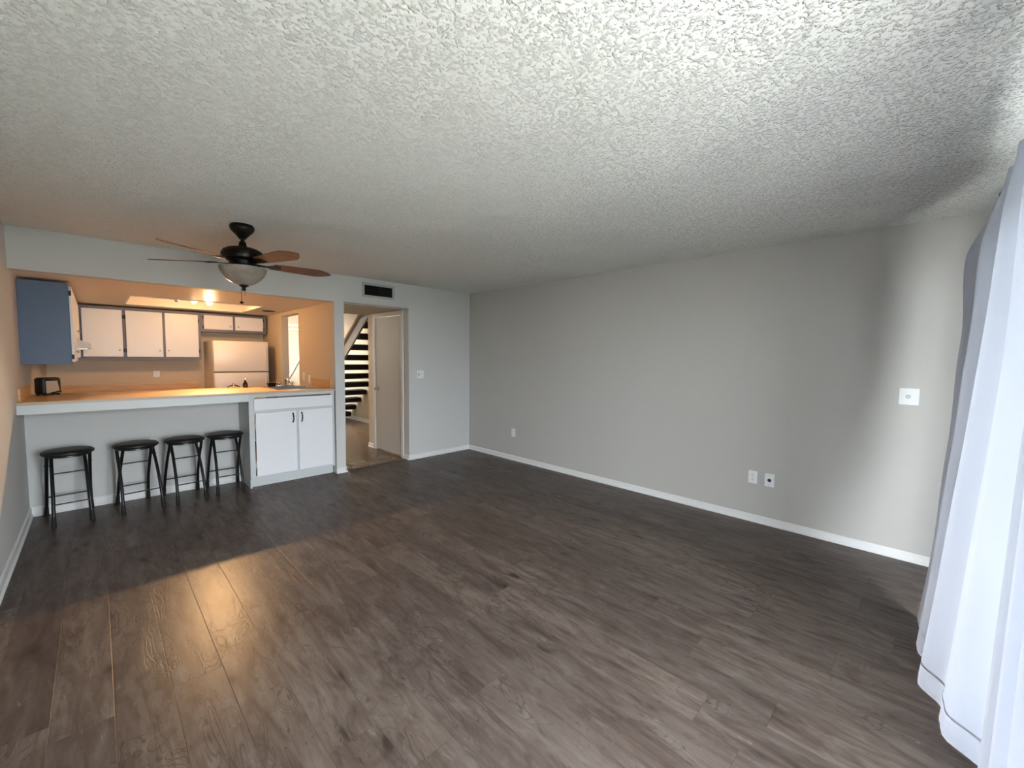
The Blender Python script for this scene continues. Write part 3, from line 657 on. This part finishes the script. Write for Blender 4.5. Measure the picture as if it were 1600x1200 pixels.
# ------------------------------------------------------------------ folding stools
STG = 'black folding bar stools under the counter'
def make_stool(label):
    t = thing('bar_stool', label, 'stool', (0, 0, 0), STG)
    zt = .622
    MB().lathe([(0, zt), (.06, zt-.001), (.12, zt-.004), (.150, zt-.010), (.163, zt-.020), (.166, zt-.032), (.160, zt-.043), (.148, zt-.046), (0, zt-.046)], 0, 0, 48).build('seat_cushion', M['black_vinyl'], t, smooth=True)
    MB().lathe([(.128, zt-.045), (.140, zt-.045), (.141, zt-.058), (.134, zt-.061), (.128, zt-.058)], 0, 0, 40, close=True).build('seat_ring', M['black_metal'], t, smooth=True)
    # two crossing frames: the narrow one (d=-1) stands on its feet in front, the wide one (d=1) behind
    for d, hw in ((-1, .108), (1, .136)):
        for s in (-1, 1):
            pts = [(s*(hw+xs), d*y, z) for y, z, xs in ((.198, .035, .006), (.174, .12, .003), (.145, .22, .0), (.095, .33, -.002), (.038, .43, -.004), (-.022, .52, -.006), (-.050, .572, -.008))]
            lg = MB().tube(pts, .0125, 12).build('leg', M['black_metal'], t, smooth=True)
            p0 = Vector(pts[0]); dv = (p0-Vector(pts[1])).normalized()
            MB().tube([p0-dv*.050, p0, (p0.x+dv.x*.035, p0.y+dv.y*.035, .001)], [.0142, .0160, .0175], 14).build('rubber_foot', M['black_rubber'], lg, smooth=True)
        MB().tube([(-hw, d*.160, .178), (hw, d*.160, .178)], .0058, 10).build('rung', M['black_metal'], t, smooth=True)
    MB().tube([(-.106, -.040, .418), (.106, -.040, .418)], .0058, 10).build('rung', M['black_metal'], t, smooth=True)
    for s in (-1, 1): MB().tube([(s*.098, 0, .487), (s*.146, 0, .487)], .0045, 8).build('pivot_pin', M['black_metal'], t)
    return t
def dup(root, label):
    r = root.copy(); C.objects.link(r); r['label'] = label
    for ch in list(root.children):
        c = ch.copy(); C.objects.link(c); c.parent = r
        for g in ch.children:
            d = g.copy(); C.objects.link(d); d.parent = c
    return r
stool0 = make_stool('black folding stool standing nearest the left wall')
spots = [((-.205, 5.290), 5, None), ((.236, 5.275), 188, 'black folding stool second from the left wall with an open gap beside it'),
         ((.602, 5.280), 6, 'black folding stool third from the left wall at the middle of the bar'),
         ((.955, 5.325), 0, 'black folding stool closest to the white sink cabinet')]
for (x, y), rz, lab in spots:
    o = stool0 if lab is None else dup(stool0, lab)
    o.location = (x, y, 0); o.rotation_euler = (0, 0, math.radians(rz))

# ------------------------------------------------------------------ curtains
rod = thing('curtain_rod', 'dark slim curtain rod above the sliding door', 'curtain rod', (3.15, -.22, 2.29))
MB().tube([(-.3, -.225, 2.285), (3.17, -.225, 2.285)], .011, 12).build('rod', M['bronze'], rod, smooth=True)
for x in (-.25, 1.7, 3.12):
    MB().tube([(x, YW, 2.285), (x, -.225, 2.285)], .007, 8).box(x-.015, x+.015, YW, YW+.006, 2.25, 2.32).build('bracket', M['bronze'], rod)
MB().lathe([(0, .05), (.016, .04), (.02, .02), (.012, 0), (0, 0)], 0, 0, 16).xf(Matrix.Translation((3.168, -.225, 2.285)) @ Matrix.Rotation(PI/2, 4, 'Y')).build('finial', M['bronze'], rod, smooth=True)

def interp(tab, t):
    for (a, va), (b, vb) in zip(tab, tab[1:]):
        if t <= b: 
            k = (t-a)/(b-a) if b > a else 0
            k = k*k*(3-2*k)
            return tuple(p+(q-p)*k for p, q in zip(va, vb))
    return tab[-1][1]
def poly_at(pts, u):
    L = [0]
    for a, b in zip(pts, pts[1:]): L.append(L[-1]+math.hypot(b[0]-a[0], b[1]-a[1]))
    s = u*L[-1]
    for i in range(len(pts)-1):
        if s <= L[i+1]+1e-9:
            k = (s-L[i])/(L[i+1]-L[i]); return (pts[i][0]+(pts[i+1][0]-pts[i][0])*k, pts[i][1]+(pts[i+1][1]-pts[i][1])*k)
    return pts[-1]
def smooth_poly(pts, it=2):
    for _ in range(it):
        o = [pts[0]]
        for a, b in zip(pts, pts[1:]):
            o += [(a[0]*.75+b[0]*.25, a[1]*.75+b[1]*.25), (a[0]*.25+b[0]*.75, a[1]*.25+b[1]*.75)]
        pts = o+[pts[-1]]
    return pts
def curtain(name, label, top, bottom, edge, z0, z1, nu, nv, pleats, amp_top, amp_bot, hem):
    """sheet between a top path and a bottom path; edge = extra xy offset of the leading edge by height fraction"""
    def sheet(v0, v1, off):
        mb = MB(); bm = mb.bm; g = []
        for j in range(nv+1):
            v = v0+(v1-v0)*j/nv; row = []
            for i in range(nu+1):
                u = i/nu; a = poly_at(top, u); b = poly_at(bottom, u)
                w = v
                x = a[0]*w+b[0]*(1-w); y = a[1]*w+b[1]*(1-w)
                ex, ey = interp(edge, v); k = (1-u)**3; x += ex*k; y += ey*k
                am = amp_bot+(amp_top-amp_bot)*v
                ph = 2*PI*pleats*u+.9*math.sin(2.3*v+4*u)
                y += am*(math.sin(ph)+.35*math.sin(2.1*ph+1.3))*min(1, u*6+.15)
                x += .4*am*math.cos(ph*1.0+.6)*min(1, u*6)
                row.append(bm.verts.new((x, y+off, z0+(z1-z0)*v)))
            g.append(row)
        for j in range(nv):
            for i in range(nu): bm.faces.new((g[j][i], g[j][i+1], g[j+1][i+1], g[j+1][i]))
        return mb
    me = sheet(0, 1, 0).build(name, M['sheer'], None, smooth=True)
    me['label'] = label; me['category'] = 'curtain'
    h = hem/(z1-z0)
    OFF[me.name] = Vector((0, 0, 0))
    sheet(h-.0022, h+.0022, .002).build('hem_stitch', M['sheer'], me, smooth=True)
    return me
curtain('sheer_curtain', 'billowing white sheer curtain panel hanging in front of the grey wall corner',
        [(3.15, -.215), (2.75, -.225), (2.05, -.235), (1.75, -.25)],
        smooth_poly([(3.25, -.035), (3.05, -.06), (2.95, -.035), (2.80, -.075), (2.65, -.04), (2.48, -.10), (2.30, -.115), (2.20, -.21), (1.95, -.25), (1.75, -.26)], 2),
        [(0, (0, 0)), (.16, (.01, -.005)), (.43, (.12, .01)), (.69, (.20, .035)), (.89, (.24, .075)), (1, (.0, .0))],
        .001, 2.272, 260, 60, 5, .030, .016, .10)
curtain('sheer_curtain', 'nearest pale curtain panel cut off by the right edge of the picture',
        [(1.72, -.215), (1.6, -.225), (1.36, -.225)],
        [(1.70, -.150), (1.6, -.17), (1.36, -.22)],
        [(0, (0, 0)), (.5, (0, .0)), (1, (0, 0))],
        .001, 2.272, 140, 40, 4, .018, .010, .10)
